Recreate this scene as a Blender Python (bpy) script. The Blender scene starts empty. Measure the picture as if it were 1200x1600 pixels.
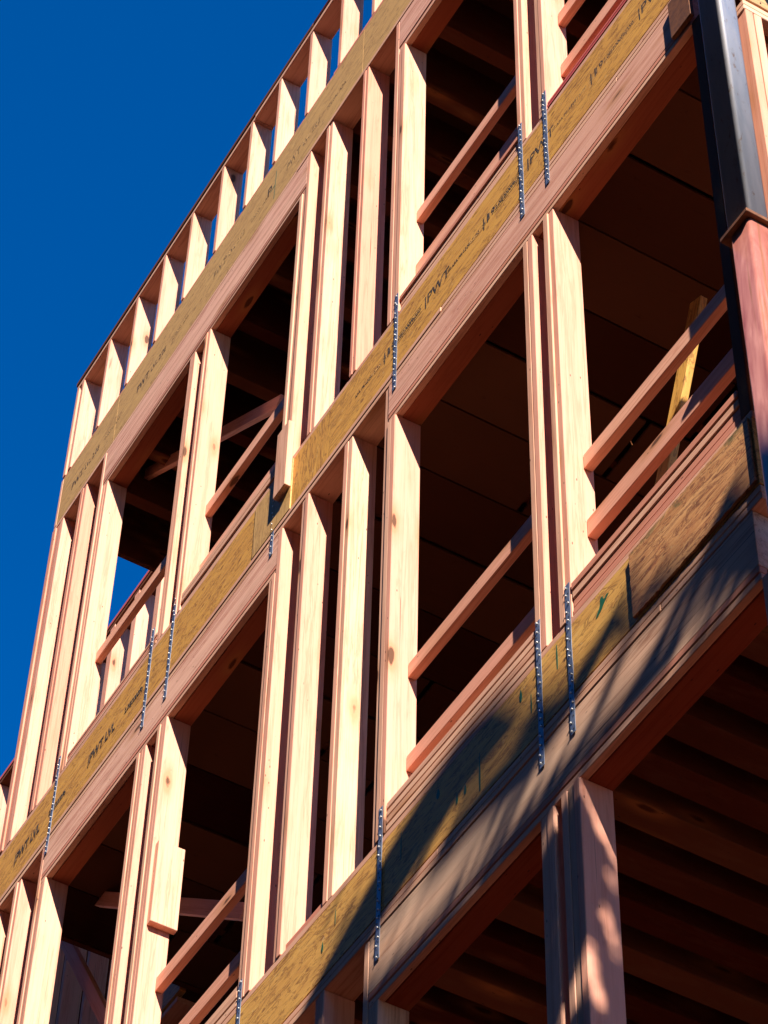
import bpy, bmesh, math, random
from mathutils import Vector, Matrix, Euler
random.seed(7)
R = math.radians
sc = bpy.context.scene

# ------------------------------------------------------------------ camera
cam_d = bpy.data.cameras.new("camera"); cam = bpy.data.objects.new("camera", cam_d)
sc.collection.objects.link(cam); sc.camera = cam
PITCH, YAW, ROLL = R(49.74924594), R(-60.94265768), R(1.73564069)
fwd = Vector((math.cos(PITCH)*math.sin(YAW), math.cos(PITCH)*math.cos(YAW), math.sin(PITCH)))
rgt = Vector((math.cos(YAW), -math.sin(YAW), 0)); upv = rgt.cross(fwd)
r2 = rgt*math.cos(ROLL)+upv*math.sin(ROLL); u2 = -rgt*math.sin(ROLL)+upv*math.cos(ROLL)
cam.matrix_world = Matrix((( r2.x,u2.x,-fwd.x,0),(r2.y,u2.y,-fwd.y,0),(r2.z,u2.z,-fwd.z,0),(0,0,0,1)))
cam_d.sensor_fit = 'VERTICAL'; cam_d.sensor_height = 36; cam_d.lens = 4359.2177/1600*36
cam_d.clip_start = .1; cam_d.clip_end = 4000

# ------------------------------------------------------------------ light
SUN = Vector((3.3, -1.0, 2.45)).normalized()          # towards the sun
elev = math.asin(SUN.z); azim = math.atan2(SUN.x, SUN.y)
world = bpy.data.worlds.new("World"); sc.world = world; world.use_nodes = True
wn = world.node_tree.nodes; wl = world.node_tree.links; wn.clear()
sky = wn.new('ShaderNodeTexSky'); sky.sky_type = 'NISHITA'; sky.sun_disc = False
sky.sun_elevation = elev; sky.sun_rotation = azim
sky.altitude = 2500; sky.air_density = 1.0; sky.dust_density = 0.0; sky.ozone_density = 4.0
hs = wn.new('ShaderNodeHueSaturation'); hs.inputs['Saturation'].default_value = 1.45; hs.inputs['Hue'].default_value = .508
bg = wn.new('ShaderNodeBackground'); bg.inputs['Strength'].default_value = 0.092
wo = wn.new('ShaderNodeOutputWorld')
wl.new(sky.outputs[0], hs.inputs['Color']); wl.new(hs.outputs[0], bg.inputs[0]); wl.new(bg.outputs[0], wo.inputs[0])
sun_d = bpy.data.lights.new("sun", 'SUN'); sun_d.energy = 5.0; sun_d.angle = R(.5); sun_d.color = (1, .895, .79)
sun = bpy.data.objects.new("sun", sun_d); sc.collection.objects.link(sun)
sun.rotation_euler = SUN.to_track_quat('Z', 'Y').to_euler(); sun.location = (20, -8, 30)
sc.view_settings.view_transform = 'Standard'; sc.view_settings.look = 'None'
sc.view_settings.gamma = 1; sc.view_settings.use_curve_mapping = False
sc.view_settings.exposure = 1.36
sc.cycles.max_bounces = 8; sc.cycles.diffuse_bounces = 5

# ------------------------------------------------------------------ materials
def mat(name):
    m = bpy.data.materials.new(name); m.use_nodes = True
    nt = m.node_tree; b = nt.nodes['Principled BSDF']
    return m, nt, nt.nodes, nt.links, b
def mathn(nt, op, a, b=None, clamp=False):
    n = nt.nodes.new('ShaderNodeMath'); n.operation = op; n.use_clamp = clamp
    for i, v in enumerate((a, b)):
        if v is None: continue
        if isinstance(v, (int, float)): n.inputs[i].default_value = v
        else: nt.links.new(v, n.inputs[i])
    return n.outputs[0]
def mixc(nt, f, a, b, mode='MIX'):
    n = nt.nodes.new('ShaderNodeMix'); n.data_type = 'RGBA'; n.blend_type = mode
    for i, v in ((0, f), (6, a), (7, b)):
        if isinstance(v, (int, float)): n.inputs[i].default_value = v
        elif isinstance(v, tuple): n.inputs[i].default_value = (*v, 1)
        else: nt.links.new(v, n.inputs[i])
    return n.outputs[2]
def ramp(nt, f, stops):
    n = nt.nodes.new('ShaderNodeValToRGB'); nt.links.new(f, n.inputs[0]); e = n.color_ramp.elements
    while len(e) < len(stops): e.new(.5)
    for el, (p, c) in zip(e, stops):
        el.position = p; el.color = (c, c, c, 1) if isinstance(c, (int, float)) else (*c, 1)
    return n.outputs[0]
def coords(nt, scale, rnd=True, src='Object'):
    tc = nt.nodes.new('ShaderNodeTexCoord'); out = tc.outputs[src]
    if rnd:
        oi = nt.nodes.new('ShaderNodeObjectInfo')
        cb = nt.nodes.new('ShaderNodeCombineXYZ')
        for i, k in enumerate((37.0, 91.0, 53.0)):
            nt.links.new(mathn(nt, 'MULTIPLY', oi.outputs['Random'], k), cb.inputs[i])
        va = nt.nodes.new('ShaderNodeVectorMath'); va.operation = 'ADD'
        nt.links.new(out, va.inputs[0]); nt.links.new(cb.outputs[0], va.inputs[1]); out = va.outputs[0]
    def sc_(s):
        v = nt.nodes.new('ShaderNodeVectorMath'); v.operation = 'MULTIPLY'
        nt.links.new(out, v.inputs[0]); v.inputs[1].default_value = s; return v.outputs[0]
    return sc_ if scale is None else sc_(scale)
def noise(nt, vec, scale=1, detail=4, rough=.55, dist=0):
    n = nt.nodes.new('ShaderNodeTexNoise'); nt.links.new(vec, n.inputs['Vector'])
    n.inputs['Scale'].default_value = scale; n.inputs['Detail'].default_value = detail
    n.inputs['Roughness'].default_value = rough; n.inputs['Distortion'].default_value = dist
    return n.outputs['Fac']
def voro(nt, vec, scale=1, out='Distance', feat='F1'):
    n = nt.nodes.new('ShaderNodeTexVoronoi'); n.feature = feat; nt.links.new(vec, n.inputs['Vector'])
    n.inputs['Scale'].default_value = scale; return n.outputs[out]
def bump(nt, b, h, strength, dist=.002):
    n = nt.nodes.new('ShaderNodeBump'); n.inputs['Strength'].default_value = strength; n.inputs['Distance'].default_value = dist
    nt.links.new(h, n.inputs['Height']); nt.links.new(n.outputs[0], b.inputs['Normal'])

def wood(name, ca, cb, late, grain=.5, knots=True, dirt=.25, rough=.75, weather=None, bumpy=.35):
    """sawn softwood; grain runs along the board's own x axis"""
    m, nt, nd, lk, b = mat(name)
    s = coords(nt, None)
    oi = nd.new('ShaderNodeObjectInfo')
    rnd = mathn(nt, 'FRACT', mathn(nt, 'MULTIPLY', oi.outputs['Random'], 7.31))
    base = mixc(nt, ramp(nt, rnd, [(0, 0.), (1, 1.)]), ca, cb)
    g1 = noise(nt, s((.9, 26, 26)), 1, 5, .6, .6)
    g2 = noise(nt, s((3.5, 170, 170)), 1, 3, .6)
    g3 = noise(nt, s((.35, 9, 9)), 1, 3, .5, .4)
    gl = ramp(nt, g1, [(.42, 0.), (.52, .25), (.56, 1.), (.60, .2), (.70, 0.)])
    col = mixc(nt, mathn(nt, 'MULTIPLY', gl, grain), base, late)
    col = mixc(nt, mathn(nt, 'MULTIPLY', ramp(nt, g2, [(.45, 0.), (.75, 1.)]), grain*.6), col, late)
    col = mixc(nt, mathn(nt, 'MULTIPLY', ramp(nt, g3, [(.4, 0.), (.7, 1.)]), .35), col, cb)
    # brightness of each board, long splits, ragged stains
    rb = mathn(nt, 'FRACT', mathn(nt, 'MULTIPLY', oi.outputs['Random'], 17.7))
    col = mixc(nt, mathn(nt, 'MULTIPLY', rb, .22), col, (.50,.24,.12))
    spl = ramp(nt, noise(nt, s((.55, 55, 55)), 1, 3, .6, .8), [(.70, 0.), (.725, 1.)])
    col = mixc(nt, mathn(nt, 'MULTIPLY', spl, .75), col, (.13,.045,.02))
    rg = ramp(nt, noise(nt, s((9, 30, 30)), 1, 6, .75, .4), [(.62, 0.), (.70, 1.)])
    col = mixc(nt, mathn(nt, 'MULTIPLY', rg, .35), col, late)
    if knots:
        dv = s((1.7, 5.8, 5.8)); v = voro(nt, dv, 1)
        wob = mathn(nt, 'ADD', v, mathn(nt, 'MULTIPLY', mathn(nt, 'SUBTRACT', noise(nt, s((14, 40, 40)), 1, 3), .5), .09))
        halo = ramp(nt, wob, [(.13, 1.), (.2, .4), (.33, 0.)])
        core = ramp(nt, wob, [(.07, 1.), (.105, 0.)])
        col = mixc(nt, mathn(nt, 'MULTIPLY', halo, .55), col, (.42, .17, .055))
        col = mixc(nt, mathn(nt, 'MULTIPLY', core, .9), col, (.07, .025, .01))
        # nail and staple marks
        ns = voro(nt, s((11, 34, 34)), 1)
        msk = ramp(nt, noise(nt, s((1.7, 5, 5)), 1, 1), [(.52, 0.), (.56, 1.)])
        dots = mathn(nt, 'MULTIPLY', ramp(nt, ns, [(.07, 1.), (.1, 0.)]), msk)
        col = mixc(nt, mathn(nt, 'MULTIPLY', dots, .9), col, (.05, .025, .015))
    if dirt:
        d = ramp(nt, noise(nt, s((3, 12, 12)), 1, 6, .7), [(.5, 0.), (.8, 1.)])
        col = mixc(nt, mathn(nt, 'MULTIPLY', d, dirt), col, (.30, .17, .10))
    if weather:
        d = ramp(nt, noise(nt, s((1.2, 7, 7)), 1, 5, .6), [(.35, 0.), (.65, 1.)])
        col = mixc(nt, mathn(nt, 'MULTIPLY', d, .8), col, weather)
        cr = ramp(nt, noise(nt, s((.8, 60, 60)), 1, 4, .7, .5), [(.62, 0.), (.68, 1.)])
        col = mixc(nt, mathn(nt, 'MULTIPLY', cr, .7), col, (.07, .045, .03))
    lk.new(col, b.inputs['Base Color']); b.inputs['Roughness'].default_value = rough
    b.inputs['Specular IOR Level'].default_value = .25
    h = mathn(nt, 'ADD', mathn(nt, 'MULTIPLY', g2, .6), mathn(nt, 'MULTIPLY', g1, .5))
    bump(nt, b, h, bumpy, .0025)
    return m
FIR   = wood('fir_sawn', (.80,.425,.285), (.75,.35,.25), (.55,.20,.12), .7)
PINK  = wood('fir_pink', (.72,.33,.22), (.70,.29,.20), (.50,.14,.09), .6)
HDR   = wood('fir_header', (.82,.48,.34), (.76,.41,.30), (.42,.14,.09), .85, dirt=.35)
PALE  = wood('fir_plate', (.77,.46,.30), (.73,.40,.27), (.44,.18,.11), .65, dirt=.35)
REDP  = wood('fir_red_painted', (.62,.10,.10), (.56,.08,.09), (.36,.05,.05), .5, knots=False)
SALM  = wood('fir_salmon', (.66,.26,.17), (.62,.24,.16), (.42,.14,.09), .6)
OLD   = wood('fir_weathered', (.70,.44,.30), (.62,.37,.25), (.25,.10,.05), .9, weather=(.60,.40,.27))
UNDERSHADE = wood('fir_painted_shade', (.36,.085,.04), (.30,.065,.03), (.18,.03,.012), .5, dirt=.1)  # plate wood with the shade of the header underside put into its colour
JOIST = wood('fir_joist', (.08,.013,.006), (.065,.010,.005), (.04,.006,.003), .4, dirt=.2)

def lvl_mat(name, c1, c2, dark, flake=.6):
    m, nt, nd, lk, b = mat(name); s = coords(nt, None)
    g = noise(nt, s((2.2, 30, 30)), 1, 6, .65, 1.2)
    sw = noise(nt, s((3.5, 9, 14)), 1, 4, .6, 2.5)
    col = mixc(nt, ramp(nt, g, [(.35, 0.), (.65, 1.)]), c1, c2)
    lines = ramp(nt, noise(nt, s((5, 45, 60)), 1, 5, .7, 1.8), [(.55, 0.), (.62, 1.)])
    col = mixc(nt, mathn(nt, 'MULTIPLY', lines, flake*.6), col, dark)
    col = mixc(nt, mathn(nt, 'MULTIPLY', ramp(nt, sw, [(.52, 0.), (.58, .8), (.61, 0.)]), flake*.7), col, dark)
    v = voro(nt, s((7, 7, 13)), 1)
    wob = mathn(nt, 'ADD', v, mathn(nt, 'MULTIPLY', mathn(nt, 'SUBTRACT', noise(nt, s((20, 20, 40)), 1, 2), .5), .25))
    col = mixc(nt, mathn(nt, 'MULTIPLY', ramp(nt, wob, [(.08, 1.), (.13, 0.)]), .7), col, dark)
    fl = ramp(nt, noise(nt, s((26, 26, 60)), 1, 2, .5, 1), [(.68, 0.), (.72, 1.)])
    col = mixc(nt, mathn(nt, 'MULTIPLY', fl, .5), col, (.62, .42, .18))
    lk.new(col, b.inputs['Base Color']); b.inputs['Roughness'].default_value = .6
    b.inputs['Specular IOR Level'].default_value = .3
    bump(nt, b, g, .4, .003); return m
LVL  = lvl_mat('veneer_rim', (.68,.35,.06), (.55,.255,.045), (.17,.06,.012), 1.2)
LVLP = lvl_mat('veneer_rim_pale', (.60,.36,.12), (.50,.28,.09), (.21,.10,.03), .9)
PLY  = lvl_mat('plywood_rim', (.70,.39,.09), (.57,.28,.06), (.19,.07,.016), 1.3)
OSB  = lvl_mat('strand_board', (.52,.30,.12), (.40,.19,.08), (.16,.07,.03), 1.0)
def stained(name):
    m = lvl_mat(name, (.66,.34,.13), (.42,.17,.055), (.14,.045,.018), 1.4)
    nt = m.node_tree; b = nt.nodes['Principled BSDF']; src = b.inputs['Base Color'].links[0].from_socket
    tc = nt.nodes.new('ShaderNodeTexCoord'); sp = nt.nodes.new('ShaderNodeSeparateXYZ'); nt.links.new(tc.outputs['Object'], sp.inputs[0])
    s = coords(nt, None); n = noise(nt, s((7, 7, 11)), 1, 6, .7, .6); n2 = noise(nt, s((5, 5, 9)), 1.7, 6, .7, .3)
    hgt = mathn(nt, 'ADD', mathn(nt, 'MULTIPLY', sp.outputs['Z'], 3.4), mathn(nt, 'MULTIPLY', n, 1.6))
    f = ramp(nt, hgt, [(.5, 0.), (1.15, 0.), (1.35, .85)]) if False else ramp(nt, mathn(nt, 'MULTIPLY', hgt, .5), [(.63, 0.), (.74, .7)])
    c = mixc(nt, mathn(nt, 'MULTIPLY', ramp(nt, n2, [(.55, 0.), (.66, 1.)]), .55), src, (.34,.10,.035))
    c = mixc(nt, f, c, (.045,.075,.025)); nt.links.new(c, b.inputs['Base Color'])
    return m
STAIN = stained('stained_strand_board')
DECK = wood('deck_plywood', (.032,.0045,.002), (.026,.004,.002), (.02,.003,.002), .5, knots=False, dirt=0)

def plain(name, c, rough=.6, metal=0, var=None, vs=8, spec=.5, bstr=0):
    m, nt, nd, lk, b = mat(name)
    if var:
        s = coords(nt, None); n = noise(nt, s((vs, vs, vs)), 1, 6, .65, .5)
        lk.new(mixc(nt, ramp(nt, n, [(.35, 0.), (.7, 1.)]), c, var), b.inputs['Base Color'])
        if bstr: bump(nt, b, n, bstr, .003)
    else: b.inputs['Base Color'].default_value = (*c, 1)
    b.inputs['Roughness'].default_value = rough; b.inputs['Metallic'].default_value = metal
    b.inputs['Specular IOR Level'].default_value = spec
    return m
def steel_mat():
    m, nt, nd, lk, b = mat('mill_scale_steel'); s = coords(nt, None)
    n = noise(nt, s((2, 14, 14)), 1, 6, .65, .8); r = noise(nt, s((9, 30, 30)), 1, 5, .7)
    col = mixc(nt, ramp(nt, n, [(.35, 0.), (.7, 1.)]), (.36,.37,.40), (.46,.44,.45))
    col = mixc(nt, ramp(nt, r, [(.60, 0.), (.7, .7)]), col, (.22,.11,.045))
    sc_ = ramp(nt, noise(nt, s((60, 6, 90)), 1, 3, .6, 1.5), [(.66, 0.), (.69, 1.)])
    col = mixc(nt, mathn(nt, 'MULTIPLY', sc_, .4), col, (.5,.47,.42))
    lk.new(col, b.inputs['Base Color']); b.inputs['Metallic'].default_value = .55
    lk.new(ramp(nt, n, [(.3, .38), (.8, .5)]), b.inputs['Roughness'])
    bump(nt, b, r, .15, .002); return m
STEEL = steel_mat()
def primer_mat():
    m, nt, nd, lk, b = mat('red_oxide_primer'); s = coords(nt, None)
    n = noise(nt, s((1.5, 9, 9)), 1, 5, .6, 1.5); st = noise(nt, s((.8, 45, 45)), 1, 4, .6, .6)
    col = mixc(nt, ramp(nt, n, [(.35, 0.), (.7, 1.)]), (.22,.055,.04), (.46,.20,.155))
    col = mixc(nt, ramp(nt, st, [(.55, 0.), (.66, .8)]), col, (.20,.085,.03))
    lk.new(col, b.inputs['Base Color']); b.inputs['Roughness'].default_value = .33
    b.inputs['Specular IOR Level'].default_value = .5; bump(nt, b, n, .2, .003); return m
PRIMER = primer_mat()
RUST = plain('rusty_plate', (.20,.075,.025), .65, .3, (.09,.035,.015), 30, .4, .4)
ZINC = plain('galvanized_strap', (.24,.28,.35), .42, .55, (.17,.20,.27), 6, .5)
NAIL = plain('nail_heads', (.62,.61,.58), .45, .5)
def ink(name, c, under, lo, hi):
    m, nt, nd, lk, b = mat(name); s = coords(nt, None)
    n = noise(nt, s((60, 60, 60)), 1, 5, .7)
    lk.new(mixc(nt, ramp(nt, n, [(lo, 0.), (hi, 1.)]), c, under), b.inputs['Base Color']); b.inputs['Roughness'].default_value = .7
    return m
INK  = ink('black_ink', (.03,.018,.01), (.36,.2,.06), .52, .66)
HOLE = plain('dark_hole', (.02,.018,.018), .8)
INKF = ink('faded_ink', (.12,.07,.03), (.46,.28,.09), .42, .6)
GREEN = plain('green_marker_paint', (.012,.10,.035), .5)
BARK = plain('bark', (.12,.085,.06), .9, 0, (.06,.045,.03), 12, .2, .6)
LEAF = plain('leaves', (.06,.10,.03), .6)
EARTH = plain('packed_earth', (.034,.010,.006), .95, 0, (.025,.008,.005), .8, .1, .3)
ASPH = plain('asphalt', (.030,.024,.022), .9, 0, (.022,.018,.017), 5)
CONC = plain('concrete', (.16,.14,.12), .9, 0, (.12,.105,.09), 3)
PAVE = plain('red_brick_paving', (.045,.012,.007), .9, 0, (.034,.010,.006), 6)
WHITE = plain('road_paint', (.75,.73,.68), .7)

for m_ in (JOIST, DECK, UNDERSHADE): m_.node_tree.nodes['Principled BSDF'].inputs['Specular IOR Level'].default_value = .04

# ------------------------------------------------------------------ helpers
col = sc.collection
_cache = {}
def box_mesh(dx, dy, dz, c, m):
    """box centred on the origin with chamfered edges"""
    key = (round(dx,3), round(dy,3), round(dz,3), round(c,4), m.name)
    if key in _cache: return _cache[key]
    bm = bmesh.new(); bmesh.ops.create_cube(bm, size=1)
    for v in bm.verts: v.co = Vector((v.co.x*dx, v.co.y*dy, v.co.z*dz))
    if c: bmesh.ops.bevel(bm, geom=bm.edges[:], offset=c, segments=1, affect='EDGES')
    me = bpy.data.meshes.new('board'); bm.to_mesh(me); bm.free(); me.materials.append(m)
    _cache[key] = me; return me
def link(name, me, parent=None, loc=(0,0,0), rot=(0,0,0)):
    o = bpy.data.objects.new(name, me); col.objects.link(o)
    o.location = loc; o.rotation_euler = rot
    if parent is not None:
        o.parent = parent; o.location = Vector(loc) - Vector(parent['_w'])
    return o
def tag(o, label, cat, group=None, kind=None):
    if label: o['label'] = label
    if cat: o['category'] = cat
    if group: o['group'] = group
    if kind: o['kind'] = kind
    return o
_things = []
def thing(name, label, cat, loc, group=None):
    o = bpy.data.objects.new(name, None); col.objects.link(o); o.location = loc; o.empty_display_size = .2
    o['_w'] = list(loc); _things.append(o); return tag(o, label, cat, group)
def board(name, x0, x1, y0, y1, z0, z1, m, parent=None, c=.003, jit=.0012, twist=.0):
    """a piece of lumber, its mesh long along its own x"""
    d = (x1-x0, y1-y0, z1-z0); ctr = Vector(((x0+x1)/2, (y0+y1)/2, (z0+z1)/2))
    if jit: ctr += Vector((random.uniform(-jit,jit), random.uniform(-jit,jit), 0))
    L = max(d); rot = (0,0,0)
    if L == d[2]: dims = (d[2], d[1], d[0]); rot = (0, R(-90), 0)
    elif L == d[1]: dims = (d[1], d[0], d[2]); rot = (0, 0, R(90))
    else: dims = d
    c = min(c, min(dims)*.2)
    o = link(name, box_mesh(*dims, c, m), parent, ctr, rot)
    if twist: o.rotation_euler = (rot[0]+random.uniform(-twist,twist), rot[1]+random.uniform(-twist,twist)*.3, rot[2])
    return o
def beam(name, a, b, w, h, m, parent=None, c=.003, roll=0):
    """board from point a to b; w across (y-ish), h the other way"""
    a, b = Vector(a), Vector(b); d = b-a
    q = d.to_track_quat('X', 'Z') @ Euler((roll,0,0)).to_quaternion()
    return link(name, box_mesh(d.length, w, h, min(c, w*.2), m), parent, (a+b)/2, q.to_euler())
def text(parent, s, x, z, y, size, m=INK, sx=1.0, bold=0.0, name='printed_lettering'):
    cu = bpy.data.curves.new('t', 'FONT'); cu.body = s; cu.size = size; cu.extrude = .0004; cu.offset = bold
    cu.resolution_u = 3
    o = bpy.data.objects.new('t', cu); col.objects.link(o)
    me = bpy.data.meshes.new_from_object(o.evaluated_get(bpy.context.evaluated_depsgraph_get()))
    bpy.data.objects.remove(o); bpy.data.curves.remove(cu)
    for v in me.vertices: v.co.x *= sx
    me.materials.clear(); me.materials.append(m)
    # printed face looks towards -y
    o = link(name, me, None, (0,0,0), (R(90), 0, 0))
    o.parent = parent; o.matrix_parent_inverse = Matrix.Translation(-parent_world(parent))
    o.location = (x, y-.0006, z); return o
def parent_world(p):
    v = Vector(p.location)
    while p.parent is not None: p = p.parent; v += Vector(p.location)
    return v
def flat(parent, pts, y, m, name='paint_mark', th=.0006):
    """thin paint patch lying on a front face, outline in (x,z)"""
    bm = bmesh.new()
    f = bm.faces.new([bm.verts.new((x, 0, z)) for x, z in pts])
    r = bmesh.ops.extrude_face_region(bm, geom=[f])
    for v in [g for g in r['geom'] if isinstance(g, bmesh.types.BMVert)]: v.co.y += th
    bmesh.ops.recalc_face_normals(bm, faces=bm.faces)
    me = bpy.data.meshes.new(name); bm.to_mesh(me); bm.free(); me.materials.append(m)
    o = link(name, me); o.parent = parent; o.matrix_parent_inverse = Matrix.Translation(-parent_world(parent))
    o.location = (0, y-th, 0); return o

T = .038            # thickness of one board
Y0, Y1 = 4.0, 4.14  # faces of the front wall
XL, XR = -11.74, -4.60

# ------------------------------------------------------------------ ground
def sheet(name, x0, x1, y0, y1, z, m):
    me = bpy.data.meshes.new(name); me.from_pydata([(x0,y0,z),(x1,y0,z),(x1,y1,z),(x0,y1,z)], [], [(0,1,2,3)]); me.update()
    me.materials.append(m); o = link(name, me); o['kind'] = 'structure'; return o
sheet('ground', -1500, 1500, -1500, 1500, -1.6, EARTH)
sheet('road', -400, 400, -11, -3.2, -1.595, ASPH)
for i, nm in enumerate(('pavement',)):
    o = link(nm, box_mesh(800, 3.6, .13, .01, PAVE), None, (0, -1.4, -1.545)); o['kind'] = 'structure'
for k in range(-6, 7): sheet('road_marking', k*6-1.5, k*6+1.5, -7.16, -7.04, -1.59, WHITE)

# unseen building added across the street to cut sky light on the facade
brk = plain('blocker_brick', (.10,.045,.03), .9, 0, (.07,.032,.022), 4)
dgl = plain('blocker_glass', (.02,.025,.03), .1, 0)
opp = thing('added_sky_blocker', 'long dark brick block added across the street, unseen, to hold back sky light', 'building', (0, -20, -1.6))
link('blocker_wall', box_mesh(120, 14, 31, .02, brk), opp, (-5, -20.5, 13.9))
wm = box_mesh(1.3, .1, 1.9, .01, dgl); fm = box_mesh(1.5, .06, 2.1, .01, CONC)
for k in range(24):
    for q in range(7):
        lo = (-46+k*3.6, -13.46, .9+q*3.9)
        w_ = link('blocker_window', fm, opp, lo)
        p_ = link('pane', wm, None, (0, .02, 0)); p_.parent = w_
link('blocker_coping', box_mesh(120.4, 14.4, .2, .02, CONC), opp, (-5, -20.5, 29.5))

# ------------------------------------------------------------------ stud walls
def ply(parent, name, x0, x1, z0, z1, n, m, y0=Y0, y1=Y1):
    """n boards side by side nailed into a built-up post"""
    w = (x1-x0)/n; out = []
    for i in range(n):
        dy = random.uniform(-.004, .005)
        out.append(board(name, x0+i*w+.0008, x0+(i+1)*w-.0008, y0+dy, y1+dy*.3, z0, z1,
                         m if not isinstance(m, (list, tuple)) else m[i % len(m)], parent, twist=.003))
    return out
def run(parent, name, x0, x1, z0, z1, m, joints=(), y0=Y0, y1=Y1):
    xs = [x0]+[j for j in joints if x0 < j < x1]+[x1]
    for a, b in zip(xs, xs[1:]):
        dy = random.uniform(-.003, .003)
        board(name, a+.001, b-.001, y0+dy, y1+dy, z0+.0006, z1-.0006, m, parent)

# --- parapet
par = thing('parapet_wall', 'row of short pale studs under a thin plate along the roof edge against the sky', 'parapet', (-8, Y0, 14.63))
run(par, 'top_plate', XL, -2.4, 15.645, 15.69, PALE, (-9.1, -6.2)); run(par, 'cap_plate', XL-.01, -2.4, 15.692, 15.735, JOIST, (-8.32, -5.1), Y0-.006, Y1+.01)
run(par, 'sole_plate', XL, -2.4, 14.632, 14.668, SALM, (-8.0, -5.5), Y0+.004, Y1)
px = [-11.618, -11.2, -10.775, -10.364, -9.96, -9.525, -9.12, -8.735, -8.323]
while px[-1] < -2.9: px.append(px[-1]+.41)
for i, x in enumerate(px):
    board('stud', x-T, x, Y0, Y1, 14.668, 15.645, FIR, par, twist=.002)
board('stud', XL, XL+.04, Y0, Y1, 14.668, 15.645, FIR, par)

def wall(name, label, zf, zt, plates, groups, headers, sills, sole, hz, flatz):
    """zf floor, zt underside of rim, groups [(kind,x0,x1,ztop,n,mat)]"""
    w = thing(name, label, 'stud wall', (-8, Y0, zf))
    for k, (za, zb) in enumerate(plates): run(w, 'top_plate', XL, XR, za, zb, PALE, ((-9.9, -6.7) if k % 2 else (-8.4, -5.2)))
    for g in groups:
        kind, x0, x1, ztop, n, m = g[:6]; zb = g[6] if len(g) > 6 else zf+T+.002
        ply(w, kind, x0, x1, zb, ztop, n, m)
    for (x0, x1, m) in headers:
        mid = (hz[0]+hz[1])/2
        board('header', x0+.001, x1, Y0, Y0+.068, hz[0], hz[1]-.001, m, w, c=.002)
        board('header', x0+.001, x1, Y0+.07, Y1, hz[0], hz[1]-.001, m, w, c=.002)
        for (za, zb, mm) in flatz:  # one plate in two: pale front edge, back part coloured dark as shade
            board('header_plate_edge', x0+.001, x1-.001, Y0+random.uniform(-.001,.004), Y0+.036, za, zb, mm, w)
            board('header_plate', x0+.001, x1-.001, Y0+.038, Y1, za, zb, UNDERSHADE, w)
    for (x0, x1, zlist, mats) in sills:
        for (za, zb), mm in zip(zlist, mats):
            dy = random.choice((0, .004, .009, .002))+random.uniform(0, .002)
            board('sill_plate', x0+.002, x1-.002, Y0+dy, Y1, za, zb, mm, w)
    for a, b in sole: board('sole_plate', a, b, Y0+.002, Y1, zf+.001, zf+T, PALE, w)
    return w

# Upper storey
ZA, ZAt = 11.14, 14.14
hA = 13.745; sA = 14.10
gA = [('corner_stud', XL, -11.58, sA, 3, (PINK, PINK, FIR)), ('stud', -11.325, -11.235, sA, 2, PINK),
      ('king_stud', -10.975, -10.937, sA, 1, FIR), ('trimmer_stud', -10.935, -10.858, hA, 2, FIR),
      ('trimmer_stud', -9.73, -9.652, hA, 2, FIR), ('trimmer_stud', -9.522, -9.452, hA, 2, FIR),
      ('trimmer_stud', -8.335, -8.262, hA, 2, PALE, 10.96), ('king_stud', -8.26, -8.222, sA, 1, FIR, 10.97),
      ('stud', -8.043, -7.967, sA, 2, FIR), ('stud', -7.60, -7.538, sA, 2, PINK),
      ('king_stud', -7.227, -7.189, sA, 1, FIR), ('trimmer_stud', -7.187, -7.112, hA, 2, FIR),
      ('trimmer_stud', -6.003, -5.932, hA, 2, FIR), ('trimmer_stud', -5.822, -5.752, hA, 2, (PALE, FIR)),
      ('trimmer_stud', -4.66, XR, hA, 1, FIR)]
def stack(z0, z1, n):
    h = (z1-z0)/n; return [(z0+i*h+.003, z0+(i+1)*h-.004) for i in range(n)]
silA = [(-10.856, -9.732, stack(ZA+T, 11.275, 3), (PALE, PINK, PALE)), (-9.450, -8.337, stack(ZA+T, 11.315, 3), (PALE, PALE, PALE)),
        (-7.110, -6.005, stack(ZA+T, 11.30, 3), (PALE, PALE, SALM)), (-5.750, -4.662, stack(ZA+T, 11.236, 2), (REDP, REDP))]
wA = wall('upper_stud_wall', 'top storey front wall of studs and window openings just below the roof edge board', ZA, ZAt,
     [(14.102, 14.139)], gA, [(-10.935, -8.262, HDR), (-7.187, -4.66, HDR)], silA,
     [(XL, -8.34), (-8.22, XR)], (13.80, 14.10), [(hA+.028, 13.799, PINK), (hA, hA+.027, PALE)])
# Middle storey
ZB, ZBt = 7.62, 10.735
hB = 10.36; sB = 10.658
gB = [('corner_stud', XL, -11.6, sB, 3, FIR), ('stud', -11.37, -11.29, sB, 2, FIR),
      ('king_stud', -11.01, -10.972, sB, 1, FIR), ('trimmer_stud', -10.97, -10.893, hB, 2, FIR),
      ('trimmer_stud', -9.80, -9.692, hB, 3, FIR), ('trimmer_stud', -9.553, -9.447, hB, 3, (PALE, FIR, FIR)),
      ('trimmer_stud', -8.36, -8.287, hB, 2, (PALE, FIR)), ('king_stud', -8.285, -8.24, sB, 1, FIR),
      ('stud', -8.046, -7.972, sB, 2, (PALE, FIR)), ('stud', -7.622, -7.542, sB, 2, (FIR, PALE)),
      ('king_stud', -7.225, -7.19, sB, 1, PALE), ('trimmer_stud', -7.188, -7.112, hB, 2, (PALE, FIR)),
      ('trimmer_stud', -5.992, -5.915, hB, 2, (PALE, FIR)), ('trimmer_stud', -5.822, -5.744, hB, 2, (PALE, FIR)),
      ('trimmer_stud', -4.66, XR, hB, 1, JOIST)]  # last post takes the dark joist colour to stand in for shade
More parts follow.
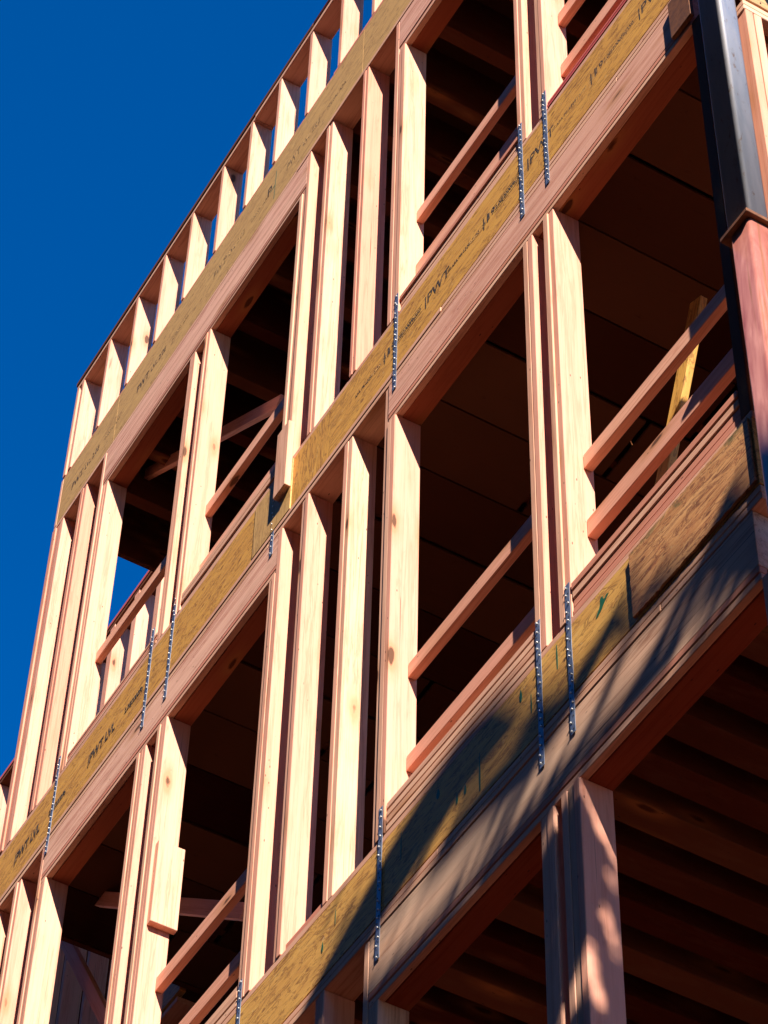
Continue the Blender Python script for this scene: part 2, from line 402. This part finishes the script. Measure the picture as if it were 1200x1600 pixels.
silB = [(-10.891, -9.802, stack(ZB+T, 7.80, 3), (PALE,)*3), (-9.445, -8.362, stack(ZB+T, 7.80, 3), (PALE,)*3),
        (-7.110, -5.994, stack(ZB+T, 7.825, 4), (PALE, PALE, PALE, PALE)), (-5.742, -4.662, stack(ZB+T, 7.842, 4), (SALM, SALM, PALE, SALM))]
wB = wall('middle_stud_wall', 'middle storey front wall with wide window openings between the two printed edge boards', ZB, ZBt,
     [(10.66, 10.696), (10.698, 10.733)], gB, [(-10.97, -8.287, HDR), (-7.188, -4.66, HDR)], silB,
     [(XL, XR)], (10.425, 10.658), [(hB+.033, 10.424, SALM), (hB, hB+.031, PALE)])
# Lower storey
ZC, ZCt = 4.12, 7.255
hC = 6.83; sC = 7.178
gC = [('stud', -9.3, -9.22, sC, 2, FIR), ('stud', -8.75, -8.67, sC, 2, FIR), ('stud', -8.1, -8.02, sC, 2, FIR),
      ('stud', -7.64, -7.56, sC, 2, FIR), ('king_stud', -7.252, -7.214, sC, 1, PALE), ('trimmer_stud', -7.212, -7.136, hC, 2, OLD),
      ('trimmer_stud', -6.0, -5.907, hC, 2, PALE), ('trimmer_stud', -5.86, -5.738, hC, 3, (PALE, OLD, FIR)), ('trimmer_stud', -4.66, XR, hC, 1, FIR),
      ('stud', -11.3, -11.22, sC, 2, FIR), ('stud', -10.4, -10.32, sC, 2, FIR), ('corner_stud', XL, -11.6, sC, 3, FIR)]
wC = wall('lower_stud_wall', 'lowest visible storey wall in dappled shade under the weathered beam', ZC, ZCt,
     [(7.18, 7.215), (7.217, 7.253)], gC, [(-7.212, -4.66, OLD)], [(-5.736, -4.662, stack(ZC+T, 4.3, 3), (PALE,)*3)],
     [(XL, XR)], (6.90, 7.178), [(hC+.036, 6.899, SALM), (hC, hC+.034, PALE)])
# street-level storeys, below the frame
wD = thing('street_level_stud_wall', 'bottom storey wall of studs standing on the footing below the shaded beam', 'stud wall', (-8, Y0, -1.5))
for x in [XL+.45*i for i in range(16)]:
    board('stud', x, x+T, Y0, Y1, -1.42, 3.66, FIR, wD)
for za in (-1.459, 3.665, 3.705): run(wD, 'plate', XL, XR, za, za+.036, PALE, (-8,))
o = link('footing', box_mesh(XR-XL+.2, .4, .3, .01, CONC), None, ((XL+XR)/2, 4.1, -1.612)); o['kind'] = 'structure'

# small block lying on the sole plate, scrap blocks
tag(board('ledger_block', -7.955, -7.63, Y0+.012, Y0+.05, 7.66, 7.705, SALM), 'short reddish block lying on the plate between two studs above the plywood edge board', 'block')
t = board('scab_block', -8.302, -8.176, 3.96, 3.997, 10.915, 11.44, PALE, None)
tag(t, 'thick scrap block nailed proud over the printed edge board at the foot of a post', 'block')
# scab on side of the stud at the second opening
blk = thing('scab_board', 'short pale board nailed flat on the side of a post above its low rail', 'block', (-9.43, 4.05, 9.0))
board('block', -9.4455, -9.405, 4.012, 4.158, 8.93, 9.46, FIR, blk)

# ------------------------------------------------------------------ floors: rim boards, joists, deck
def platform(name, label, zb, zt, rims, joist_w, joist_sp, x_start, panels=None, depth=9.0, xl=XL, y_front=Y0+.046):
    f = thing(name, label, 'floor frame', (-8, Y0, zb)); out = []
    for (a, b, m, dy) in rims:
        out.append(board('rim_board', a+.0015, b-.0015, Y0+dy, Y0+dy+.044, zb+.001, zt-.001, m, f, c=.0004, jit=0))
    x = x_start
    while x < XR-.15:
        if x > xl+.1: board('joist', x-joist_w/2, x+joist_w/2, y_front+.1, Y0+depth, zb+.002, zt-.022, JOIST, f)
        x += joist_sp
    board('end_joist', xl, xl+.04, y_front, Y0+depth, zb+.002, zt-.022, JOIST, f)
    # deck sheets above the joists
    y = y_front; r = 0
    while y < Y0+depth-.1:
        y2 = min(y+1.216, Y0+depth); xx = xl+.02-(r % 2)*1.2
        while xx < XR-.05:
            a, b = max(xx, xl+.02), min(xx+2.43, XR)
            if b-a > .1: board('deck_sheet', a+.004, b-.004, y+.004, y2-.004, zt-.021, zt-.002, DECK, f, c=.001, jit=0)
            xx += 2.436
        y += 1.22; r += 1
    return f, out
fA, rA = platform('roof_floor_frame', 'topmost floor edge with the smooth mustard edge board beneath the short studs', 14.14, 14.63,
    [(XL+.035, -10.86, LVLP, 0), (-10.86, -7.62, LVLP, 0), (-7.62, -3.2, LVLP, 0)], .09, .41, -11.65)
board('rim_end_block', XL, XL+.034, Y0-.001, Y0+.043, 14.141, 14.629, PALE, fA, jit=0)
fB, rB = platform('upper_floor_frame', 'floor edge with dark printed lettering on its mustard boards, one storey below the roof', 10.735, 11.14,
    [(XL, -9.33, LVL, .001), (-9.33, -8.57, LVL, -.0005), (-8.57, -8.17, LVLP, -.006), (-8.17, -7.78, LVL, .001), (-7.78, -5.84, LVL, .0), (-5.84, -3.2, LVL, -.0008)], .05, .41, -11.6)
fC, rC = platform('middle_floor_frame', 'lowest floor edge, plywood boards with green paint marks and tree shadows', 7.26, 7.62,
    [(XL, -9.2, PLY, .002), (-9.2, -7.11, PLY, .0015), (-7.11, -5.965, PLY, .001), (-5.965, -5.345, PLY, 0), (-5.345, -4.60, PLY, 0)], .13, .235, -11.57)
po = []
n_ = 46
for k in range(n_+1): po.append((-5.347+.737*k/n_+random.uniform(-.002,.002), 7.273+random.uniform(-.004,.004)))
for k in range(1, 14): po.append((-4.61, 7.273+.338*k/14))
for k in range(n_+1): po.append((-4.61-.737*k/n_, 7.611+random.uniform(-.003,.003)))
for k in range(1, 22): po.append((-5.347+random.uniform(-.0025,.0025), 7.611-.338*k/22))
bm = bmesh.new(); fc = bm.faces.new([bm.verts.new((x+4.98, -.0055, z-7.44)) for x, z in po])
ex = bmesh.ops.extrude_face_region(bm, geom=[fc])
for v in [g for g in ex['geom'] if isinstance(g, bmesh.types.BMVert)]: v.co.y = .0055
bmesh.ops.recalc_face_normals(bm, faces=bm.faces)
me = bpy.data.meshes.new('overlay_panel'); bm.to_mesh(me); bm.free(); me.materials.append(STAIN)
patch = link('overlay_panel', me, fC, (-4.98, Y0-.008, 7.44))
fD, rD = platform('street_floor_frame', 'floor edge under the shaded storey, above the street level studs', 3.745, 4.12,
    [(XL, -8, PLY, 0), (-8, XR, PLY, 0)], .05, .6, -11.4, depth=6)

# ceiling lining boards under the upper floor on the right
y = 4.15; r = 0
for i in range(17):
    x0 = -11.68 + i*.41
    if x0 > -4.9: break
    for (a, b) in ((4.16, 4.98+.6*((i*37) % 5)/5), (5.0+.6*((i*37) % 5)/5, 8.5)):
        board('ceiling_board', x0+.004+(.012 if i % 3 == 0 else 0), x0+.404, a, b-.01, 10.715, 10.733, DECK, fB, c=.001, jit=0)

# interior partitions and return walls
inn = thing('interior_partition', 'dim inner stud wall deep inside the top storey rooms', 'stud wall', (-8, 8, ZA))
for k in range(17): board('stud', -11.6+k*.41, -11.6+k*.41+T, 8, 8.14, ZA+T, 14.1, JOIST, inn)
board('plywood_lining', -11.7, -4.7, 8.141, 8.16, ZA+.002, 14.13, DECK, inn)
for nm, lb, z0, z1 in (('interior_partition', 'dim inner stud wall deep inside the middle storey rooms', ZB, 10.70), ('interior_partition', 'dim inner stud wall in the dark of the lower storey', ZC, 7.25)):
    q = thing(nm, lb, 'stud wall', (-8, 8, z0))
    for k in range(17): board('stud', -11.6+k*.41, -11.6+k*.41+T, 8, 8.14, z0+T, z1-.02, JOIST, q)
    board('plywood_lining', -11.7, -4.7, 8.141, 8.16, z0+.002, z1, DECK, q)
# right-hand return wall behind the column
rw = thing('return_stud_wall', 'side wall running back behind the steel column, pale studs under a double plate', 'stud wall', (-4.45, 6, ZB))
XS = -4.385
for a, b in ((10.142, 10.176), (10.178, 10.214)): board('top_plate', XS-.14, XS, 4.06, 9, a, b, PALE, rw)
for k, yy in enumerate([4.068, 4.11]+[4.56+.41*i for i in range(10)]):
    board('stud', XS-.14, XS, yy, yy+.038, ZB+.04, 10.142, FIR if k else PINK, rw)
board('sole_plate', XS-.14, XS, 4.06, 9, ZB+.002, ZB+.038, PALE, rw)
sh = board('nailed_sheathing', XS-.02, XS+.004, 4.06, 6.5, 10.222, 10.72, OSB, rw, jit=0)
bm = bmesh.new()
for i in range(14):
    for k in range(9):
        v = bmesh.ops.create_cone(bm, cap_ends=True, segments=6, radius1=.004, radius2=.004, depth=.003)['verts']
        bmesh.ops.transform(bm, matrix=Matrix.Translation((XS+.005, 4.09+i*.06, 10.25+k*.052)) @ Matrix.Rotation(R(90), 4, 'Y'), verts=v)
me = bpy.data.meshes.new('nail_heads'); bm.to_mesh(me); bm.free(); me.materials.append(INK)
o = link('nail_heads', me, rw); o.location = -Vector(rw['_w']); o['kind'] = 'stuff'
for zz, nm in ((ZA, 'upper'), (ZC, 'lower')):
    q = thing('return_stud_wall', 'side wall of the %s storey running back from the corner' % nm, 'stud wall', (-4.5, 6, zz))
    h = 2.9
    for k in range(12): board('stud', XS-.14, XS, 4.3+k*.41, 4.338+k*.41, zz+.04, zz+h, FIR, q)
    board('top_plate', XS-.14, XS, 4.3, 9, zz+h, zz+h+.07, PALE, q); board('sole_plate', XS-.14, XS, 4.3, 9, zz+.002, zz+.038, PALE, q)

# set-back wing beyond the left corner: parapet like this one, further back
yw = 5.25
wing = thing('setback_parapet', 'low stud parapet of the set-back wing seen through the far left window opening', 'parapet', (-14, yw, 14.63))
board('top_plate', -19, -11.9, yw, yw+.14, 15.66, 15.70, JOIST, wing); board('cap_plate', -19, -11.9, yw-.006, yw+.15, 15.702, 15.74, REDP, wing)
board('sole_plate', -19, -11.9, yw, yw+.14, 14.632, 14.67, PALE, wing)
for k in range(17): board('stud', -12.02-k*.41-T, -12.02-k*.41+.045, yw, yw+.14, 14.67, 15.66, FIR, wing)
w2 = thing('setback_stud_wall', 'stud wall of the set-back wing below its parapet at the far left', 'stud wall', (-14, yw, 3.7))
for z0, z1 in ((ZA, 14.1), (ZB, 10.7), (ZC, 7.2)):
    for k in range(17): board('stud', -12.02-k*.41-T, -12.02-k*.41, yw, yw+.14, z0+.04, z1-.04, FIR, w2)
    board('plate', -19, -11.78, yw, yw+.14, z0+.002, z0+.038, PALE, w2); board('plate', -19, -11.78, yw, yw+.14, z1-.038, z1, PALE, w2)
for z0, z1 in ((14.14, 14.63), (10.735, 11.14), (7.26, 7.62), (3.745, 4.12)):
    board('rim_board', -19, -11.76, yw, yw+.044, z0, z1, LVL, w2)
    board('deck_sheet', -19, -11.76, yw+.05, 12, z1-.021, z1-.002, DECK, w2)

# ------------------------------------------------------------------ printed lettering
def print_run(rim, x, z, k=1.0):
    if k > 0:
        text(rim, '|PWT', x, z-.012, Y0, .105, INK, .92, .0012)
        text(rim, '=', x+.215, z-.004, Y0, .07, INK, .9)
    text(rim, 'APA PR-L312', x+.255, z+.004, Y0, .030, INK, 1.0, .0003)
    text(rim, '10/12/20  25', x+.375, z-.004, Y0, .034, INKF, 1.1)
    text(rim, '|1', x+.535, z-.012, Y0, .10, INK, .9, .001)
    text(rim, '19', x+.575, z-.002, Y0, .072, INK, 1.0, .0012)
    text(rim, '2.0E|2000Fb|350', x+.65, z+.004, Y0, .042, INK, .86, .0008)
    for dz in (-.014, .044):
        flat(rim, [(x+.64, z+dz), (x+.90, z+dz), (x+.90, z+dz+.003), (x+.64, z+dz+.003)], Y0, INK, 'printed_rule')
def rim_at(rims, x):
    for o in rims:
        w = parent_world(o); L = o.dimensions.x
        if w.x-L/2 <= x <= w.x+L/2: return o
    return rims[-1]
bpy.context.view_layer.update()
for x in (-7.785, -6.86, -5.935, -5.01): print_run(rim_at(rB, x+.3 if x > -7.7 else -7.5), x, 10.925, 1 if x > -7.7 else 0)
for x in (-11.5, -10.55): 
    rm = rim_at(rB, x+.4)
    text(rm, '|PWT LVL', x+.05, 10.885, Y0-.0, .10, INK, .78, .003); text(rm, '2.0E|2000Fb', x+.50, 10.90, Y0, .055, INK, .8, .0015)
rm = rim_at(rB, -9.0)
text(rm, '|PWT LVL', -9.26, 10.885, Y0+.001, .10, INK, .78, .004); text(rm, '2.0E|2000F', -8.87, 10.90, Y0+.001, .06, INK, .8, .003)
for x in (-11.52, -10.56, -9.50, -8.55):
    rm = rim_at(rA, x+.2)
    text(rm, 'PWT', x, 14.31, Y0, .10, INKF if x > -9.6 else INK, .8, .0008)
    text(rm, 'LVL 2.0E', x+.2, 14.318, Y0, .075, INK if x < -9.6 else INKF, .8)
    text(rm, '2000Fb APA', x+.5, 14.32, Y0, .045, INKF, 1.0)
text(rim_at(rA, -8.7), 'P', -8.80, 14.33, Y0, .12, INK, 1.0, .001); 
flat(rim_at(rA, -8.7), [(-8.705, 14.20), (-8.698, 14.20), (-8.690, 14.50), (-8.697, 14.50)], Y0, GREEN)
flat(rim_at(rA, -8.7), [(-8.76, 14.34), (-8.70, 14.345), (-8.70, 14.355), (-8.76, 14.35)], Y0, GREEN)

# green spray marks on the lowest edge board
def drip(x, z, h, w):
    n = 6; l = []; r_ = []
    for i in range(n+1):
        f = i/n; zz = z-h*f; ww = w*(.35+.65*math.sin(f*2.6)**2)*random.uniform(.7, 1.1)
        l.append((x-ww/2, zz)); r_.append((x+ww/2, zz))
    return r_+l[::-1]
ym = [(-5.556,7.578),(-5.540,7.580),(-5.537,7.560),(-5.528,7.556),(-5.513,7.566),(-5.500,7.560),(-5.520,7.545),(-5.535,7.532),(-5.548,7.518),(-5.575,7.500),(-5.590,7.500),(-5.583,7.514),(-5.566,7.532),(-5.558,7.548)]
flat(rC[3], ym[::-1], Y0-.0005, GREEN)
for x, z, h, w in ((-6.395,7.50,.20,.012), (-6.50,7.42,.05,.02), (-6.56,7.42,.05,.016), (-6.98,7.56,.15,.008), (-6.7,7.56,.05,.03), (-6.1,7.58,.06,.02), (-5.85,7.60,.13,.012), (-6.03,7.5,.10,.008), (-7.6,7.45,.05,.016), (-7.5,7.55,.08,.006)):
    flat(rim_at(rC, x), drip(x, z, h, w), Y0, GREEN)

# ------------------------------------------------------------------ metal straps
def strap(x, zt, zb, label, y=Y0-.004):
    t = thing('metal_strap', label, 'strap tie', (x, y, zb), 'nailed strap ties across the floor edges')
    n = 16; w = .031; bm = bmesh.new(); vs = []
    for i in range(n+1):
        z = zt+(zb-zt)*i/n; dy = -.0006*random.random()
        dx = random.uniform(-.0015, .0015)
        vs.append([bm.verts.new((x+dx+sx*w/2, y+dy+sy, z)) for sx, sy in ((-1,0),(1,0),(1,.0022),(-1,.0022))])
    for a, b in zip(vs, vs[1:]):
        for k in range(4): bm.faces.new((a[k], a[(k+1)%4], b[(k+1)%4], b[k]))
    bm.faces.new(vs[0]); bm.faces.new(vs[-1][::-1]); bmesh.ops.recalc_face_normals(bm, faces=bm.faces)
    me = bpy.data.meshes.new('band'); bm.to_mesh(me); bm.free(); me.materials.append(ZINC)
    o = link('band', me, t); o.location = -Vector(t['_w'])
    bm = bmesh.new()
    for i in range(17):
        z = zt-.015-(zt-zb-.03)*i/16+random.uniform(-.008,.008)
        m4 = Matrix.Translation((x+random.uniform(-.010,.010), y-.004, z)) @ Euler((R(90)+random.uniform(-.3,.3), random.uniform(-.3,.3), 0)).to_matrix().to_4x4()
        bmesh.ops.create_cone(bm, cap_ends=True, segments=8, radius1=.0044, radius2=.0038, depth=.005, matrix=m4)
    bh = bmesh.new()
    for i in range(24):
        z = zt-.022-(zt-zb-.04)*i/23
        bmesh.ops.create_cone(bh, cap_ends=True, segments=8, radius1=.0032, radius2=.0032, depth=.001, matrix=Matrix.Translation((x+(.006 if i % 2 else -.006), y-.0012, z)) @ Matrix.Rotation(R(90), 4, 'X'))
    mh = bpy.data.meshes.new('punched_holes'); bh.to_mesh(mh); bh.free(); mh.materials.append(HOLE)
    oh = link('punched_holes', mh, t); oh.location = -Vector(t['_w']); oh['kind'] = 'stuff'
    me = bpy.data.meshes.new('nails'); bm.to_mesh(me); bm.free(); me.materials.append(NAIL)
    o = link('nails', me, t); o.location = -Vector(t['_w']); o['kind'] = 'stuff'
    return t
strap(-5.766, 11.346, 10.574, 'higher strap of the close pair on the printed board near the steel column')
strap(-5.977, 11.35, 10.576, 'lower strap of the close pair on the printed board near the steel column')
strap(-7.129, 11.337, 10.566, 'lone nailed strap crossing the printed upper edge board at the middle of the picture')
strap(-8.353, 11.33, 10.552, 'nailed strap whose top is hidden under the protruding scrap block')
strap(-9.507, 11.337, 10.536, 'right strap of the close pair by the window that shows sky')
strap(-9.772, 11.324, 10.547, 'left strap of the close pair by the window that shows sky')
strap(-10.945, 11.324, 10.568, 'leftmost strap, at the far end of the upper printed board')
strap(-5.966, 7.836, 7.065, 'bluish nailed strap on the lowest edge board, left of the pair beside the green mark')
strap(-5.761, 7.85, 7.06, 'bluish nailed strap on the lowest edge board, nearest the green paint mark')
strap(-7.142, 7.822, 7.023, 'nailed strap on the lowest edge board running down into tree shadow')
strap(-8.323, 7.77, 7.0, 'nailed strap at the bottom edge of the picture on the plywood edge board')

# ------------------------------------------------------------------ guard rails in the openings
def rail(x0, x1, z0, z1, label, y=4.092, m=FIR):
    o = board('guard_rail', x0, x1, y, y+.04, z0, z1, m, None, jit=0)
    tag(o, label, 'guard rail', 'guard rails across the window openings'); return o
rail(-10.857, -9.731, 12.09, 12.155+.02, 'guard rail across the far left window opening with sky behind it')
rail(-9.451, -8.336, 12.025, 12.115, 'guard rail meeting a slanting brace in the upper window left of the scrap block')
rail(-9.451, -8.336, 11.50, 11.60, 'low rail just above the stacked sill in the upper window left of the scrap block')
rail(-7.111, -6.004, 12.03, 12.12, 'guard rail across the opening at the top centre')
rail(-7.111, -6.004, 11.53, 11.64, 'low rail just above the sill of the opening at the top centre')
rail(-5.751, -4.661, 12.03, 12.13, 'guard rail at the very top edge above the red painted sill')
rail(-5.751, -4.661, 11.55, 11.65, 'low pale rail directly above the red painted sill')
rail(-9.446, -8.361, 8.555, 8.64, 'guard rail below the flat nailed board at lower left')
rail(-9.446, -8.361, 8.065, 8.15, 'low rail above the sill at the lower left edge of the picture')
rail(-7.111, -5.993, 8.605, 8.69, 'guard rail across the central middle-storey opening')
rail(-7.111, -5.993, 8.05, 8.135, 'low rail above the stacked sill of the central middle-storey opening')
rail(-5.743, -4.661, 8.58, 8.665, 'upper guard rail in the opening beside the steel column')
rail(-5.743, -4.661, 8.165, 8.265, 'lower cracked guard rail in the opening beside the steel column')

# braces inside
def brace(a, b, label, w=.038, h=.089, m=FIR, roll=0):
    o = beam('brace', a, b, w, h, m, None, roll=roll); tag(o, label, 'brace'); return o
import math as _m
def atpx(u, v, Y):
    d = r2*((u-600)/4359.2177) + u2*(-(v-800)/4359.2177) + fwd
    return d*(Y/d.y)
brace(atpx(205,755,4.40), atpx(440,628,4.40), 'slanting sunlit brace behind the two far left upper window openings')
brace(atpx(100,1400,4.5), atpx(385,1425,4.5), 'nearly level sunlit brace behind the lower left openings')
brace(atpx(88,1440,4.6), atpx(175,1610,4.6), 'thin dark brace sloping down behind the lower left opening')
brace(atpx(38,1400,4.25), atpx(62,1430,4.25), 'stub of an orange brace between two studs at far lower left')
brace(atpx(1092,470,4.75), atpx(1036,760,4.75), 'leaning yellowish prop behind the guard rails beside the steel column', m=PLY)
brace(atpx(735,590,4.9), atpx(840,720,4.9), 'dim brace slanting under the ceiling of the central opening', m=JOIST)
brace(atpx(700,620,4.5), atpx(702,684,4.5), 'short dim block hanging under the ceiling of the central opening', m=JOIST)
brace(atpx(1085,480,5.2), atpx(1150,300,5.2), 'dim brace rising behind the steel column', m=JOIST)

# ------------------------------------------------------------------ steel column
colm = thing('steel_column', 'square steel column at the right, bare dark steel above a plate and pink primer below', 'column', (-4.48, 4.0, -1.5))
def tube(name, x0, x1, y0, y1, z0, z1, r, m):
    bm = bmesh.new(); ring = []
    for cx, cy, a0 in ((x1-r, y0+r, -90), (x1-r, y1-r, 0), (x0+r, y1-r, 90), (x0+r, y0+r, 180)):
        for k in range(9):
            a = R(a0+90*k/8); ring.append((cx+r*math.cos(a), cy+r*math.sin(a)))
    cx, cy, cz = (x0+x1)/2, (y0+y1)/2, (z0+z1)/2
    lo = [bm.verts.new((z0-cz, y-cy, -(x-cx))) for x, y in ring]; hi = [bm.verts.new((z1-cz, y-cy, -(x-cx))) for x, y in ring]
    n = len(ring)
    for i in range(n):
        f = bm.faces.new((lo[i], lo[(i+1)%n], hi[(i+1)%n], hi[i])); f.smooth = True
    bm.faces.new(lo[::-1]); bm.faces.new(hi); bmesh.ops.recalc_face_normals(bm, faces=bm.faces)
    me = bpy.data.meshes.new(name); bm.to_mesh(me); bm.free(); me.materials.append(m)
    return link(name, me, colm, (cx, cy, cz), (0, R(-90), 0))
tube('upper_shaft', -4.55, -4.412, 3.95, 4.052, 8.60, 15.2, .02, STEEL)
tube('lower_shaft', -4.538, -4.418, 3.952, 4.052, -1.5, 8.575, .018, PRIMER)
board('splice_plate', -4.568, -4.398, 3.93, 4.075, 8.577, 8.598, RUST, colm, c=.002, jit=0)
b1 = board('bracket_plate', -4.77, -4.625, Y0-.024, Y0-.003, 10.375, 10.66, RUST, None, c=.002, jit=0)
tag(b1, 'rust brown plate fixed over the end of the pink beam next to the steel column', 'steel plate')

# ------------------------------------------------------------------ street tree that throws the soft shadows
def spt(x, z, d): return Vector((x, Y0, z)) + SUN*d
tree = thing('street_tree', 'tall street tree outside the picture casting branch shadows on the lowest storey', 'tree', (4.2, -1.0, -1.5))
def limb(name, pts, radii, parent=tree, m=BARK):
    cu_b = bmesh.new(); rings = []
    for i, p in enumerate(pts):
        d = (pts[min(i+1, len(pts)-1)]-pts[max(i-1, 0)]).normalized(); q = d.to_track_quat('Z', 'Y')
        rings.append([cu_b.verts.new(p + q @ Vector((radii[i]*math.cos(a*math.tau/8), radii[i]*math.sin(a*math.tau/8), 0))) for a in range(8)])
    for a, b in zip(rings, rings[1:]):
        for k in range(8): cu_b.faces.new((a[k], a[(k+1)%8], b[(k+1)%8], b[k])).smooth = True
    me = bpy.data.meshes.new(name); cu_b.to_mesh(me); cu_b.free(); me.materials.append(m)
    o = link(name, me, parent); o.location = -Vector(parent['_w']); return o
D = 6.5
hub = spt(-4.3, 6.6, D)
limb('trunk', [Vector((4.2,-1.0,-1.55)), Vector((4.1,-.6,3)), Vector((3.7,.2,7)), Vector((3.2,.9,9.6)), hub], [.28,.24,.2,.15,.09])
def sl(name, pts, rad):
    P = [hub]+[spt(x, z, D+.3*i) for i, (x, z) in enumerate(pts)]
    limb(name, P, [rad[0]]+list(rad))
sl('branch', [(-4.9,7.22),(-5.2,6.94),(-5.7,6.89),(-6.2,6.90),(-6.6,6.86),(-7.2,6.84),(-7.7,6.9)], [.045,.035,.028,.028,.03,.045,.08])
sl('branch', [(-4.8,7.12),(-5.12,7.2),(-5.36,7.25),(-5.50,7.40),(-5.66,7.28),(-6.0,7.19),(-6.35,7.24),(-6.7,7.22)], [.015,.018,.02,.035,.05,.06,.05,.045])
sl('branch', [(-4.6,7.1),(-4.85,7.25),(-5.15,7.08),(-5.4,6.95)], [.03,.035,.03,.03])
limb('branch', [spt(-5.66,7.27,D+.9), spt(-6.1,7.45,D+1.2), spt(-6.45,7.53,D+1.3), spt(-6.7,7.5,D+1.4), spt(-6.95,7.42,D+1.5), spt(-7.25,7.30,D+1.6), spt(-7.7,7.12,D+1.7)], [.012,.02,.075,.10,.11,.12,.10])
sl('branch', [(-4.9,6.55),(-5.6,6.55),(-5.95,6.48),(-6.5,6.45),(-7.4,6.6)], [.04,.035,.05,.06,.06])
sl('branch', [(-5.0,6.22),(-5.7,6.2),(-6.0,6.05),(-7.0,6.0)], [.03,.03,.05,.06])
sl('branch', [(-4.8,7.34),(-4.98,7.16),(-5.2,6.88)], [.02,.022,.02])
sl('branch', [(-5.25,7.34),(-5.5,7.1),(-5.75,6.98),(-6.1,6.86)], [.010,.016,.02,.02])
bm = bmesh.new()
for i in range(230):
    x = random.uniform(-7.6, -4.8); z = random.choice((random.gauss(6.93, .05), random.gauss(7.22, .06) if x < -5.5 else 6.95, random.gauss(7.44, .06) if x < -6.4 else 7.0))
    p = spt(x, z, D+random.uniform(-.4, 1)); s_ = random.uniform(.015, .04)
    q = Euler((random.random()*6, random.random()*6, random.random()*6)).to_quaternion()
    bm.faces.new([bm.verts.new(p + q @ Vector(v)*s_) for v in ((-1,0,0),(0,-.6,0),(1,0,0),(0,.6,0))])
HOLES = [(-5.60, 6.80, .20, .055), (-5.88, 6.80, .05, .05), (-5.39, 6.64, .10, .085), (-5.44, 6.40, .12, .11), (-5.66, 6.0, .12, .15), (-5.95, 6.74, .05, .12),
         (-6.3, 6.6, .1, .06), (-7.5, 6.9, .2, .15), (-7.55, 6.5, .1, .08), (-5.85, 5.92, .05, .10), (-5.98, 6.2, .04, .05)]
for i in range(8200):
    x = random.uniform(-8.2, -4.6) if i % 2 else random.uniform(-6.3, -5.0)
    z = random.choice((random.gauss(5.3, .5), random.uniform(5.7, 6.83), random.uniform(5.9, 6.83)))
    if z > 6.83 - .06*abs(math.sin(x*5)): continue
    s_ = random.uniform(.03, .06)
    if any(((x-hx)/(rx+s_*.4))**2+((z-hz_)/(rz+s_*.4))**2 < 1 for hx, hz_, rx, rz in HOLES): continue
    p = spt(x, z, D+random.uniform(-.6, 1.2))
    q = Euler((random.random()*6, random.random()*6, random.random()*6)).to_quaternion()
    bm.faces.new([bm.verts.new(p + q @ Vector(v)*s_) for v in ((-1,0,0),(0,-.6,0),(1,0,0),(0,.6,0))])
me = bpy.data.meshes.new('foliage'); bm.to_mesh(me); bm.free(); me.materials.append(LEAF)
o = link('foliage', me, tree); o.location = -Vector(tree['_w']); o['kind'] = 'stuff'

for o in _things:
    if '_w' in o: del o['_w']
